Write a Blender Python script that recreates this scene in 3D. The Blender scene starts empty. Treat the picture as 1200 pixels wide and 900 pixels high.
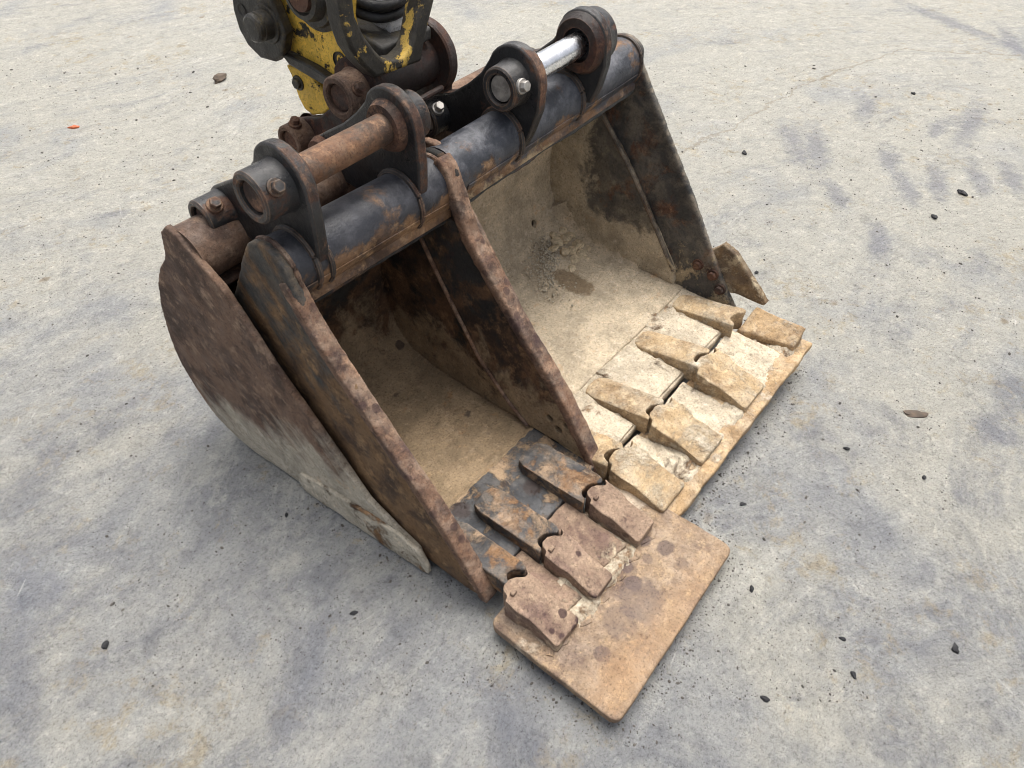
import bpy, bmesh, math, random
import numpy as np
from mathutils import Vector, Matrix, noise as mnoise
random.seed(7)
S = bpy.context.scene
COL = S.collection
R = math.radians

# ------------------------------------------------------------------ camera, sky, sun, exposure
cd = bpy.data.cameras.new('camera'); cam = bpy.data.objects.new('camera', cd); COL.objects.link(cam)
_p, _a, _r = R(45.221), R(38.135), R(.838)
fh = Vector((math.cos(_a), math.sin(_a), 0)); rt = Vector((math.sin(_a), -math.cos(_a), 0)); zz = Vector((0, 0, 1))
fw = fh*math.cos(_p) - zz*math.sin(_p); up = fh*math.sin(_p) + zz*math.cos(_p)
r2 = rt*math.cos(_r) + up*math.sin(_r); u2 = up*math.cos(_r) - rt*math.sin(_r)
cam.matrix_world = Matrix(((r2.x, u2.x, -fw.x, 0), (r2.y, u2.y, -fw.y, 0), (r2.z, u2.z, -fw.z, 1.5), (0, 0, 0, 1)))
cd.sensor_width = 36; cd.lens = 36*800/1200; cd.clip_start = .02; cd.clip_end = 600
S.camera = cam
SUN_EL, SUN_AZ = 72, 15          # direction the light comes FROM, azimuth in degrees ccw from +X
W = bpy.data.worlds.new('World'); S.world = W; W.use_nodes = True
wn = W.node_tree
sky = wn.nodes.new('ShaderNodeTexSky'); sky.sky_type = 'NISHITA'; sky.sun_disc = False
sky.sun_elevation = R(SUN_EL); sky.sun_rotation = R(90-SUN_AZ); sky.air_density = .8; sky.dust_density = 8.0; sky.ozone_density = .3
bg = wn.nodes['Background']; bg.inputs[1].default_value = .15
hs = wn.nodes.new('ShaderNodeHueSaturation'); hs.inputs['Saturation'].default_value = .38     # thin high cloud: the blue is washed out
wn.links.new(sky.outputs[0], hs.inputs['Color']); wn.links.new(hs.outputs[0], bg.inputs[0])
sl = bpy.data.lights.new('sun', 'SUN'); so = bpy.data.objects.new('sun', sl); COL.objects.link(so)
sl.energy = 1.15; sl.angle = R(45); sl.color = (1, .985, .93)
sd = Vector((math.cos(R(SUN_AZ))*math.cos(R(SUN_EL)), math.sin(R(SUN_AZ))*math.cos(R(SUN_EL)), math.sin(R(SUN_EL))))
so.rotation_euler = sd.to_track_quat('Z', 'Y').to_euler(); so.location = (0, 0, 12)
S.view_settings.view_transform = 'Standard'; S.view_settings.look = 'None'
S.cycles.use_denoising = True; S.cycles.filter_width = 1.0; S.cycles.adaptive_threshold = .02
S.cycles.max_bounces = 6; S.cycles.sample_clamp_indirect = 6
S.view_settings.exposure = .63; S.view_settings.gamma = 1

# ------------------------------------------------------------------ shader helpers
class NB:
    def __init__(s, name):
        s.m = bpy.data.materials.new(name); s.m.use_nodes = True; s.t = s.m.node_tree; s.t.nodes.clear()
        s.out = s.t.nodes.new('ShaderNodeOutputMaterial'); s.b = s.t.nodes.new('ShaderNodeBsdfPrincipled')
        s.t.links.new(s.b.outputs[0], s.out.inputs[0])
        g = s.t.nodes.new('ShaderNodeNewGeometry'); s.P = g.outputs['Position']; s.Nrm = g.outputs['Normal']
        sx = s.t.nodes.new('ShaderNodeSeparateXYZ'); s.l(s.P, sx.inputs[0]); s.x, s.y, s.z = sx.outputs
        sn = s.t.nodes.new('ShaderNodeSeparateXYZ'); s.l(s.Nrm, sn.inputs[0]); s.nx, s.ny, s.nz = sn.outputs
    def l(s, a, b):
        if isinstance(a, (int, float)): b.default_value = a
        elif isinstance(a, (tuple, list)): b.default_value = tuple(a) + ((1,) if len(a) == 3 and len(b.default_value) == 4 else ())
        else: s.t.links.new(a, b)
    def mapv(s, scale=(1, 1, 1), rot=(0, 0, 0), loc=(0, 0, 0), vec=None):
        n = s.t.nodes.new('ShaderNodeMapping'); s.l(vec or s.P, n.inputs[0])
        n.inputs['Scale'].default_value = scale; n.inputs['Rotation'].default_value = rot; n.inputs['Location'].default_value = loc
        return n.outputs[0]
    def noise(s, scale, detail=6, rough=.6, dist=0, vec=None, off=0):
        n = s.t.nodes.new('ShaderNodeTexNoise')
        v = vec or s.P
        if off: v = s.mapv(loc=(off, off*1.7, off*.6), vec=v)
        s.l(v, n.inputs['Vector']); n.inputs['Scale'].default_value = scale; n.inputs['Detail'].default_value = detail
        n.inputs['Roughness'].default_value = rough; n.inputs['Distortion'].default_value = dist
        return n.outputs[0]
    def vor(s, scale, feature='F1', vec=None, rnd=1, out='Distance'):
        n = s.t.nodes.new('ShaderNodeTexVoronoi'); n.feature = feature; s.l(vec or s.P, n.inputs['Vector'])
        n.inputs['Scale'].default_value = scale; n.inputs['Randomness'].default_value = rnd
        return n.outputs[out]
    def mr(s, v, a, b, c=0., d=1.):
        n = s.t.nodes.new('ShaderNodeMapRange'); n.interpolation_type = 'SMOOTHSTEP'; s.l(v, n.inputs[0])
        for i, q in zip((1, 2, 3, 4), (a, b, c, d)): n.inputs[i].default_value = q
        return n.outputs[0]
    def lin(s, v, a, b, c=0., d=1.):
        n = s.t.nodes.new('ShaderNodeMapRange'); s.l(v, n.inputs[0])
        for i, q in zip((1, 2, 3, 4), (a, b, c, d)): n.inputs[i].default_value = q
        return n.outputs[0]
    def ma(s, op, a, b=0.):
        n = s.t.nodes.new('ShaderNodeMath'); n.operation = op; s.l(a, n.inputs[0]); s.l(b, n.inputs[1]); return n.outputs[0]
    def mix(s, f, a, b, mode='MIX'):
        n = s.t.nodes.new('ShaderNodeMix'); n.data_type = 'RGBA'; n.blend_type = mode
        s.l(f, n.inputs['Factor']); s.l(a, n.inputs[6]); s.l(b, n.inputs[7]); return n.outputs[2]
    def edge(s, rad=.006, a=.015, b=.2):
        n = s.t.nodes.new('ShaderNodeBevel'); n.samples = 4; n.inputs[0].default_value = rad
        d = s.t.nodes.new('ShaderNodeVectorMath'); d.operation = 'DOT_PRODUCT'; s.l(n.outputs[0], d.inputs[0]); s.l(s.Nrm, d.inputs[1])
        return s.mr(s.ma('SUBTRACT', 1., d.outputs['Value']), a, b)
    def dist(s, c, sc=(1, 1, 1)):
        d = s.t.nodes.new('ShaderNodeVectorMath'); d.operation = 'SUBTRACT'; s.l(s.P, d.inputs[0]); d.inputs[1].default_value = c
        e = s.t.nodes.new('ShaderNodeVectorMath'); e.operation = 'MULTIPLY'; s.l(d.outputs[0], e.inputs[0]); e.inputs[1].default_value = sc
        f = s.t.nodes.new('ShaderNodeVectorMath'); f.operation = 'LENGTH'; s.l(e.outputs[0], f.inputs[0]); return f.outputs['Value']
    def bump(s, h, st, dist=.004, nrm=None):
        n = s.t.nodes.new('ShaderNodeBump'); n.inputs['Strength'].default_value = st; n.inputs['Distance'].default_value = dist
        s.l(h, n.inputs['Height'])
        if nrm: s.l(nrm, n.inputs['Normal'])
        return n.outputs[0]
    def done(s, col, rough, nrm=None, metal=0., spec=.5):
        s.l(col, s.b.inputs['Base Color']); s.l(rough, s.b.inputs['Roughness']); s.l(metal, s.b.inputs['Metallic'])
        s.b.inputs['Specular IOR Level'].default_value = spec
        if nrm: s.l(nrm, s.b.inputs['Normal'])
        return s.m

def rustcol(n, dark, mid, light, off=0):
    c = n.mix(n.mr(n.noise(9, 8, .65, off=off), .42, .62), mid, dark)
    c = n.mix(n.mr(n.noise(26, 8, .7, off=off+3), .5, .68), c, light)
    c = n.mix(n.mr(n.noise(170, 4, .7, off=off), .5, .8, 0, .7), c, tuple(v*.45 for v in dark))
    return n.mix(n.mr(n.noise(320, 3, .7, off=off+1), .58, .8, 0, .5), c, tuple(min(1, v*1.5) for v in light))

def strk(n, st):
    v = n.mapv(rot=st[3]) if len(st) > 3 else n.P
    return n.mapv(scale=st[:3], vec=v)
def steel(name, paint=(.022, .024, .028), cov=.5, soft=.06, pscale=7, rust=((.035, .02, .015), (.12, .055, .03), (.25, .13, .07)),
          dust=None, dustamt=.5, mud=None, mudcov=.6, mudscale=6, mudfn=None, edge=.8, rough=(.42, .85), off=0., metal=0., spots=0, bumpst=.6, streak=None, edgecol=None, paintfn=None, marks=(), mudsoft=.09, mudstreak=None, grain=.8):
    n = NB(name)
    rc = rustcol(n, *rust, off=off)
    mk = n.noise(pscale, 10, .68, .3, off=off+5)
    if streak:
        mk = n.ma('ADD', n.ma('MULTIPLY', mk, .55), n.ma('MULTIPLY', n.noise(pscale, 8, .7, vec=strk(n, streak), off=off+2), .45))
    if paintfn: mk = n.ma('ADD', mk, paintfn(n))
    pm = n.mr(mk, cov-soft, cov+soft, 1, 0)              # 1 = paint left
    pv = n.mix(n.mr(n.noise(5, 6, .6, off=off+8), .35, .7), paint, tuple(v*1.7+.012 for v in paint))
    if edge:
        eg = n.ma('MULTIPLY', n.edge(), n.mr(n.noise(38, 6, .7, off=off), .3, .55, 0, edge))
        pm = n.ma('MULTIPLY', pm, n.ma('SUBTRACT', 1., eg))
    col = n.mix(pm, rc, pv)
    if edgecol and edge: col = n.mix(eg, col, edgecol)
    rg = n.mix(pm, (rough[1],)*3, n.mix(n.mr(n.noise(30, 6, .6), .35, .65), (rough[0],)*3, (rough[0]+.25,)*3))
    if dust:
        dm = n.ma('MULTIPLY', n.mr(n.noise(16, 9, .7, .4, off=off+4), .4, .7), n.mr(n.nz, -.3, .8, .25, 1))
        dm = n.ma('MULTIPLY', dm, dustamt); col = n.mix(dm, col, dust); rg = n.mix(dm, rg, (.9,)*3)
    h = n.ma('ADD', n.ma('MULTIPLY', n.noise(130, 6, .7, off=off), .35), n.ma('MULTIPLY', pm, .25))
    h = n.ma('ADD', h, n.ma('MULTIPLY', n.noise(24, 6, .6, off=off), .6))
    if spots:
        sp = n.ma('SUBTRACT', n.vor(26), n.ma('MULTIPLY', n.noise(60, 4), .25))
        sm = n.ma('MULTIPLY', n.mr(sp, .1, .19, 1, 0), n.mr(n.noise(6, 3, off=off+9), .46, .56))
        col = n.mix(n.ma('MULTIPLY', sm, spots), col, (.055, .03, .028))
    if mud:
        mm = n.noise(mudscale, 11, .7, .35, off=off+6)
        if mudstreak: mm = n.ma('ADD', n.ma('MULTIPLY', mm, .5), n.ma('MULTIPLY', n.noise(mudscale, 9, .72, vec=strk(n, mudstreak), off=off+6), .5))
        if mudfn: mm = n.ma('ADD', mm, mudfn(n))
        mk2 = n.mr(mm, mudcov, mudcov+mudsoft)
        mc = n.mix(n.mr(n.noise(11, 8, .65, off=off+7), .38, .64), mud, tuple(v*.68 for v in mud))
        mc = n.mix(n.mr(n.noise(45, 8, .7, off=off+2), .5, .72, 0, .7), mc, (min(1, mud[0]*1.18), min(1, mud[1]*1.22), min(1, mud[2]*1.32)))
        mc = n.mix(n.mr(n.noise(260, 3, .7), .52, .8, 0, .7), mc, tuple(v*.4 for v in mud))
        mc = n.mix(n.mr(n.noise(19, 8, .7, off=off+12), .58, .72, 0, .5), mc, (mud[0]*1.0, mud[1]*.72, mud[2]*.5))
        col = n.mix(mk2, col, mc); rg = n.mix(mk2, rg, (.95,)*3)
        h = n.ma('ADD', h, n.ma('MULTIPLY', mk2, .7)); h = n.ma('ADD', h, n.ma('MULTIPLY', n.ma('MULTIPLY', n.noise(80, 8, .75), mk2), .9))
    for mx, my, mz, rr, am, mcol in marks:
        dd = n.ma('ADD', n.dist((mx, my, mz), (1/rr, 1/rr, 1/rr) if not isinstance(rr, tuple) else rr), n.ma('MULTIPLY', n.ma('SUBTRACT', n.noise(55, 6, .7), .5), 1.1))
        fm = n.mr(dd, *((.2, 1.2) if isinstance(rr, tuple) and am < .7 else (.75, 1.05)), am, 0); col = n.mix(fm, col, mcol); rg = n.mix(fm, rg, (.6,)*3)
    # salt and pepper grain of rust flakes and sand
    g1 = n.noise(150, 4, .85, off=off+21); g2 = n.noise(90, 5, .8, off=off+22)
    col = n.mix(n.mr(g1, .5, .66, 0, .8*grain), col, n.mix(1., col, (.3, .28, .26), 'MULTIPLY'))
    col = n.mix(n.mr(g2, .5, .33, 0, .7*grain), col, n.mix(1., col, (1.55, 1.5, 1.42), 'MULTIPLY'))
    h = n.ma('ADD', h, n.ma('MULTIPLY', g2, .5*grain))
    nr = n.bump(h, bumpst, .007)
    return n.done(col, rg, nr, n.ma('MULTIPLY', metal, 1.), .45)

RUST = ((.03, .017, .014), (.115, .055, .034), (.24, .13, .075))
RUSTRED = ((.062, .038, .028), (.165, .10, .066), (.28, .19, .13))
RUSTOR = ((.06, .032, .018), (.21, .115, .055), (.36, .225, .12))
DK = (.04, .026, .022)
M = {}
M['black'] = steel('black_worn_paint', (.009, .0095, .011), .62, .05, 8, RUST, dust=(.2, .185, .16), dustamt=.2, edge=.95, rough=(.26, .85), edgecol=(.30, .20, .13), grain=.6, paintfn=lambda n: n.mr(n.ma('ABSOLUTE', n.nx), .5, .75, .08, 0))
M['boss'] = steel('black_boss_paint', (.012, .0125, .014), .59, .05, 11, RUST, dust=(.22, .2, .18), dustamt=.25, edge=.9, rough=(.24, .85), edgecol=(.30, .19, .11), grain=.6, off=41)
M['pipe_narrow'] = steel('scuffed_black_pipe', (.013, .014, .019), .60, .05, 7, RUSTOR, dust=(.20, .20, .22), dustamt=.32, edge=.6, rough=(.28, .8), off=2, grain=.5,
                         paintfn=lambda n: n.mr(n.ma('ADD', n.ma('SUBTRACT', n.y, .985), n.ma('SUBTRACT', n.z, .655)), -.02, .10, .25, -.02))
M['pipe_wide'] = steel('blue_grey_dusty_pipe', (.022, .025, .033), .615, .05, 9, RUSTOR, dust=(.28, .285, .31), dustamt=.5, edge=.4, rough=(.32, .8), off=7, grain=.5,
                       mud=(.44, .33, .2), mudcov=.62, mudscale=10, paintfn=lambda n: n.mr(n.ma('ADD', n.ma('SUBTRACT', n.y, .94), n.ma('SUBTRACT', n.z, .70)), -.02, .11, .29, -.02),
                       mudfn=lambda n: n.mr(n.ma('ADD', n.ma('SUBTRACT', n.y, .94), n.ma('SUBTRACT', n.z, .70)), -.03, .09, .2, -.06))
M['rust'] = steel('brown_rust', (.03, .02, .018), .4, .1, 9, RUST, dust=(.3, .24, .19), dustamt=.25, edge=0, rough=(.7, .88))
DIAG = (1, .28, 2.4, (R(-53), 0, 0))
M['rust_red'] = steel('purple_brown_rust', (.08, .05, .036), .42, .1, 9, RUSTRED, dust=(.32, .26, .22), dustamt=.35, edge=.7, rough=(.7, .9), edgecol=(.27, .17, .12), off=4, streak=DIAG,
                      mud=(.50, .45, .36), mudcov=.55, mudscale=8, mudsoft=.22, mudstreak=DIAG, mudfn=lambda n: n.mr(n.ma('ADD', n.z, n.ma('MULTIPLY', n.y, .22)), .3, .72, .3, -.16))
M['rust_pin'] = steel('oily_rust_pin', (.05, .035, .026), .45, .1, 14, ((.045, .026, .018), (.175, .088, .046), (.31, .175, .095)), dust=(.34, .26, .19), dustamt=.3, edge=0, rough=(.4, .7), off=9)
M['rust_dark'] = steel('dark_rust', (.018, .012, .01), .5, .08, 9, ((.02, .011, .01), (.07, .03, .02), (.15, .065, .035)), edge=.7, rough=(.4, .8), edgecol=(.2, .11, .07), off=3)
M['edge_rust'] = steel('bare_rusty_edge', (.06, .035, .03), .42, .1, 12, ((.06, .036, .028), (.19, .108, .068), (.32, .20, .13)), dust=(.42, .33, .25), dustamt=.5, edge=0, rough=(.75, .9), spots=.7, off=1)
M['side_narrow'] = steel('brown_scraped_side', (.028, .03, .03), .50, .06, 7, ((.05, .03, .02), (.165, .095, .045), (.27, .165, .08)), dust=(.36, .26, .16), dustamt=.4, edge=.6, rough=(.5, .85),
                         streak=DIAG, edgecol=(.28, .17, .1), mud=(.34, .25, .155), mudcov=.64, off=6, paintfn=lambda n: n.mr(n.z, .3, .72, .1, -.05))
NMUD = (.335, .245, .15)
M['inner_narrow'] = steel('dark_muddy_interior', (.013, .012, .011), .46, .07, 9, ((.03, .018, .012), (.125, .068, .035), (.22, .13, .068)), edge=0, rough=(.7, .9), spots=.5,
                          mud=NMUD, mudcov=.52, mudscale=8, mudsoft=.16, mudfn=lambda n: n.mr(n.z, .07, .42, .26, -.12), off=11, paintfn=lambda n: n.mr(n.z, .08, .55, .1, -.07),
                          marks=((.94, .896, .06, .02, .7, DK), (.927, .806, .06, .018, .7, DK), (.99, 1.21, .12, .018, .8, DK), (.86, 1.10, .07, .014, .7, DK), (.70, .95, .06, .016, .5, DK)))
M['lip_narrow'] = steel('black_cutting_edge', (.022, .024, .028), .57, .04, 11, RUSTOR, dust=(.3, .27, .24), dustamt=.3, edge=.6, rough=(.36, .8),
                        mud=(.40, .285, .18), mudcov=.5, mudscale=10, off=13, marks=((.686, .692, .08, .026, .95, (.035, .024, .022)), (.852, .598, .08, .027, .95, (.03, .02, .018)), (.667, .575, .08, .022, .8, (.02, .02, .024)), (.815, .66, .08, .012, .7, DK)))
M['adapter_narrow'] = steel('dusty_black_adapter', (.03, .03, .032), .53, .05, 13, RUSTOR, dust=(.34, .28, .22), dustamt=.6, edge=.8, rough=(.45, .85), edgecol=(.24, .16, .1), off=14, mud=(.37, .265, .175), mudcov=.49, mudscale=14, mudsoft=.14)
M['tooth_narrow'] = steel('brown_spotted_tooth', (.1, .06, .048), .4, .1, 8, ((.12, .075, .058), (.255, .178, .125), (.37, .27, .185)), dust=(.45, .33, .23), dustamt=.5, edge=.6, rough=(.75, .9), spots=.9,
                          edgecol=(.42, .3, .2), off=15, mud=(.52, .42, .30), mudcov=.62, mudscale=12, mudfn=lambda n: n.mr(n.z, .06, .09, .1, -.06))
BM = (.085, .055, .048)
M['blade_narrow'] = steel('orange_rusty_plate', (.15, .106, .08), .42, .12, 6, ((.14, .095, .072), (.27, .192, .125), (.40, .285, .17)), dust=(.46, .37, .28), dustamt=.45, edge=.5, rough=(.75, .92), spots=.3,
                          mud=(.56, .46, .35), mudcov=.56, mudscale=7, mudfn=lambda n: n.mr(n.y, .27, .36, -.14, .12), off=17, edgecol=(.42, .28, .16),
                          marks=((.826, .30, .052, .022, .8, BM), (.915, .305, .052, .022, .8, BM), (.802, .262, .052, .022, .9, BM), (.877, .27, .052, .015, .5, BM), (.616, .225, .052, .02, .75, BM), (.919, .198, .052, .017, .4, BM), (.929, .25, .052, .024, .75, BM), (.774, .225, .052, .06, .65, (.13, .092, .075)), (.70, .235, .052, .045, .5, (.13, .092, .075)), (.60, .17, .052, (8, 16, 5), .45, (.33, .19, .085)), (.80, .145, .052, (4, 18, 5), .4, (.34, .205, .10))))
WMUD = (.595, .495, .355)
STAIN = (1.58, .99, .11, (22, 11, 9), .8, (.19, .13, .07))
M['inner_wide'] = steel('tan_mud_over_black_interior', (.03, .031, .03), .6, .05, 10, RUST, edge=0, rough=(.6, .9), off=19, dust=(.2, .17, .12), dustamt=.4,
                        mud=WMUD, mudcov=.5, mudscale=9, mudsoft=.07, mudstreak=(2.2, 2.2, .45), mudfn=lambda n: n.mr(n.z, .32, .66, .36, -.09), marks=(STAIN,))
M['wall_wide'] = steel('half_muddy_side_wall', (.055, .05, .043), .60, .06, 10, RUST, edge=0, rough=(.55, .9), off=19, dust=(.36, .3, .21), dustamt=.95,
                       mud=(.50, .42, .30), mudcov=.465, mudscale=12, mudsoft=.2,
                       mudfn=lambda n: n.mr(n.ma('MAXIMUM', n.ma('MULTIPLY', n.ma('SUBTRACT', n.y, 1.12), 1.2), n.ma('MULTIPLY', n.ma('SUBTRACT', .25, n.z), 1.5)), -.13, .06, -.12, .3))
M['side_wide'] = steel('black_side_wall', (.03, .03, .03), .57, .06, 8, RUST, dust=(.36, .3, .22), dustamt=.85, edge=.8, rough=(.4, .88), off=23, edgecol=(.3, .18, .09),
                       mud=(.5, .4, .26), mudcov=.6, mudscale=13, mudfn=lambda n: n.mr(n.z, .15, .5, .14, -.1))
M['cutter'] = steel('tan_dusty_cutter', (.1, .07, .045), .5, .06, 10, ((.07, .042, .025), (.2, .13, .07), (.34, .25, .14)), dust=(.45, .37, .25), dustamt=.7, edge=.8, rough=(.7, .9), off=24, edgecol=(.2, .11, .05),
                       mud=(.48, .39, .26), mudcov=.5, mudscale=12)
M['mud_wide'] = steel('thick_tan_mud', (.1, .08, .06), .3, .1, 9, RUSTOR, edge=0, rough=(.8, .95), off=27, mud=(.63, .54, .405), mudcov=.36, mudscale=6, bumpst=.7, marks=(STAIN,))
M['cream'] = steel('pale_clay_crust', (.2, .17, .13), .3, .1, 9, RUSTOR, edge=0, rough=(.8, .95), off=28, mud=(.60, .54, .43), mudcov=.4, mudscale=9, bumpst=.8)
M['tooth_wide'] = steel('tan_ochre_teeth', (.3, .21, .12), .35, .1, 9, ((.27, .185, .105), (.45, .325, .185), (.54, .42, .265)), dust=(.58, .49, .36), dustamt=.6, edge=.25, rough=(.85, .95), off=29,
                        mud=(.67, .58, .44), mudcov=.49, mudscale=8, mudsoft=.16, edgecol=(.5, .36, .2), bumpst=.8)
M['blade_wide'] = steel('tan_ochre_strip', (.25, .16, .09), .35, .1, 7, ((.25, .165, .09), (.43, .295, .16), (.52, .39, .235)), dust=(.6, .5, .37), dustamt=.5, edge=.4, rough=(.88, .95), off=31,
                        mud=(.6, .5, .38), mudcov=.57, mudscale=12, edgecol=(.46, .33, .19))
M['yellow'] = steel('chipped_yellow_paint', (.64, .41, .055), .55, .02, 15, ((.012, .011, .01), (.028, .025, .02), (.06, .05, .035)), dust=(.3, .24, .14), dustamt=.2, edge=1, rough=(.45, .7), off=33, edgecol=(.04, .034, .026))
M['grime'] = steel('greasy_black_steel', (.02, .019, .017), .56, .06, 13, ((.03, .026, .02), (.055, .045, .032), (.17, .13, .05)), dust=(.16, .15, .13), dustamt=.3, edge=.5, rough=(.3, .6), off=35, edgecol=(.13, .105, .06))
M['hose'] = steel('black_rubber_hose', (.008, .008, .009), .75, .05, 13, RUST, dust=(.12, .12, .12), dustamt=.3, edge=0, rough=(.3, .5))
M['grease'] = steel('grey_greasy_lug', (.5, .51, .53), .6, .06, 16, ((.02, .02, .02), (.05, .05, .05), (.1, .1, .1)), edge=0, rough=(.35, .6))
M['casting'] = steel('black_casting_with_yellow_remnants', (.50, .33, .06), .44, .02, 14, ((.012, .011, .01), (.026, .023, .018), (.055, .046, .03)), dust=(.2, .18, .15), dustamt=.3, edge=.8, rough=(.4, .55), off=38, edgecol=(.15, .13, .09))
def simple(name, col, rough, metal=0., var=.25, sc=40):
    n = NB(name); f = n.noise(sc, 6, .65)
    c = n.mix(n.mr(f, .3, .7), tuple(v*(1-var) for v in col), tuple(min(1, v*(1+var)) for v in col))
    return n.done(c, n.mr(n.noise(sc*2, 5), .3, .7, rough*.8, min(1, rough*1.3)), n.bump(f, .25, .002), metal)
M['chrome'] = simple('scuffed_chrome_pin', (.72, .73, .75), .24, 1., .1)
M['bolt'] = simple('zinc_bolt', (.42, .4, .37), .45, .7)
M['worn_end'] = simple('worn_pin_end', (.36, .34, .31), .5, .5, .35, 60)
M['stone_dark'] = simple('dark_pebble', (.018, .018, .02), .8)
M['stone_brown'] = simple('brown_scrap', (.10, .075, .055), .85, 0, .4)
M['orange'] = simple('orange_chip', (.5, .13, .05), .7)
M['clod'] = simple('dried_clay', (.56, .46, .31), .95, 0, .3, 90)
M['crumb_grey'] = simple('grey_crumbs', (.45, .40, .31), .95, 0, .3, 90)
M['crumb_dark'] = simple('dark_grit', (.10, .09, .08), .9, 0, .6, 60)

def ground_mat():
    n = NB('worn_concrete')
    # streaks follow wide arcs, as tracked machines turn on the slab
    cx, cy = .6, -5.5
    dx = n.ma('SUBTRACT', n.x, cx); dy = n.ma('SUBTRACT', n.y, cy)
    rad = n.ma('SQRT', n.ma('ADD', n.ma('MULTIPLY', dx, dx), n.ma('MULTIPLY', dy, dy))); ang = n.ma('ARCTAN2', dy, dx)
    cb = n.t.nodes.new('ShaderNodeCombineXYZ'); n.l(n.ma('ADD', rad, n.ma('MULTIPLY', n.noise(1.1, 1), .9)), cb.inputs[0]); n.l(n.ma('MULTIPLY', ang, 2.6), cb.inputs[1]); arcv = cb.outputs[0]
    cb2 = n.t.nodes.new('ShaderNodeCombineXYZ'); n.l(n.ma('ADD', rad, n.ma('MULTIPLY', n.noise(.8, 0, off=4), .9)), cb2.inputs[0]); n.l(n.ma('MULTIPLY', ang, .9), cb2.inputs[1]); arcf = cb2.outputs[0]
    far = n.mr(n.ma('ADD', n.ma('MULTIPLY', n.x, .78), n.ma('MULTIPLY', n.y, .62)), .5, 2.8)  # paler away from the camera: reflection-angle falloff painted into the slab colour
    cream, grey, blue = (.475, .462, .41), (.37, .375, .37), (.225, .233, .252)
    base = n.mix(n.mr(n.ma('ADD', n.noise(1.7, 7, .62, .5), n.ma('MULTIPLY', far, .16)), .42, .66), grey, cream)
    bm_ = n.ma('ADD', n.ma('MULTIPLY', n.noise(4.6, 9, .68, .3, vec=arcv), .6), n.ma('MULTIPLY', n.noise(8, 8, .7, .4, off=3), .4))
    bm_ = n.ma('ADD', bm_, n.ma('MULTIPLY', n.ma('SUBTRACT', n.noise(38, 7, .8, off=13), .5), .16))
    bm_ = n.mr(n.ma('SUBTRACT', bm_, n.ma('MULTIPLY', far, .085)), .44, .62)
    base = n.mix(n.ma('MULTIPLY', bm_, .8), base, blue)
    scm = n.mr(n.noise(1.6, 4, .6, off=21), .42, .62)
    base = n.mix(n.ma('MULTIPLY', n.mr(n.ma('ADD', n.ma('MULTIPLY', n.noise(8, 9, .76, vec=arcf), .7), n.ma('MULTIPLY', n.noise(26, 7, .8, off=31), .3)), .48, .64, 0, .6), scm), base, (.27, .28, .295))
    base = n.mix(n.ma('MULTIPLY', n.mr(n.ma('ADD', n.ma('MULTIPLY', n.noise(11, 9, .76, vec=arcf, off=5), .65), n.ma('MULTIPLY', n.noise(30, 7, .8, off=33), .35)), .5, .64, 0, .65), scm), base, (.585, .575, .525))
    lt = n.mr(n.ma('ADD', n.ma('MULTIPLY', n.noise(5, 9, .7, .3, vec=arcv, off=7), .6), n.ma('MULTIPLY', n.noise(15, 7, .7, off=2), .4)), .52, .66)
    base = n.mix(n.ma('MULTIPLY', lt, .6), base, (.56, .55, .50))
    och = n.mr(n.ma('ADD', n.ma('MULTIPLY', n.noise(14, 8, .74, .3, off=9), .7), n.ma('MULTIPLY', n.noise(2, 3, off=5), .3)), .535, .65)
    base = n.mix(n.ma('MULTIPLY', och, .55), base, (.40, .325, .20))
    st = n.ma('ADD', n.vor(2.6, vec=n.mapv(scale=(1, 1.4, 1))), n.ma('MULTIPLY', n.ma('SUBTRACT', n.noise(30, 7, .75), .5), .16))
    base = n.mix(n.ma('MULTIPLY', n.mr(st, .015, .075, 1, 0), n.mr(n.noise(1.7, 3, off=3), .45, .55, 0, .75)), base, (.25, .19, .115))
    # dark lug marks of tyres and rubbed black patches
    lug = n.noise(16, 9, .8, .2, off=17)
    for mx, my, hl, an in ((3.293, .887, .223, -148), (3.321, .785, .226, -156), (2.932, .54, .124, -148), (3.43, .481, .153, -159), (3.206, .334, .123, -150), (3.345, .245, .16, -160), (4.1, .289, .3, -175),
                           (3.491, .109, .13, -156), (3.611, -.002, .153, -158), (2.724, .306, .126, -157), (3.927, .756, .15, 10), (3.93, .4, .127, -1), (5.66, .77, .5, -120), (5.49, .357, .3, -154),
                           (1.914, -.292, .08, -103), (-.08, 1.41, .14, -91), (.182, .714, .15, -143), (-.177, 1.217, .17, -112), (.402, .306, .11, 82)):
        v = n.mapv(rot=(0, 0, 0), loc=(-mx, -my, 0)); v = n.mapv(rot=(0, 0, R(-an)), vec=v); v = n.mapv(scale=(.8/hl, 1/(.042+.1*hl), 0), vec=v)
        ln = n.t.nodes.new('ShaderNodeVectorMath'); ln.operation = 'LENGTH'; n.l(v, ln.inputs[0])
        q = n.ma('ADD', ln.outputs['Value'], n.ma('MULTIPLY', n.ma('SUBTRACT', lug, .5), 3.2))
        base = n.mix(n.mr(q, .2, 1.3, .6, 0), base, (.215, .225, .255))
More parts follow.
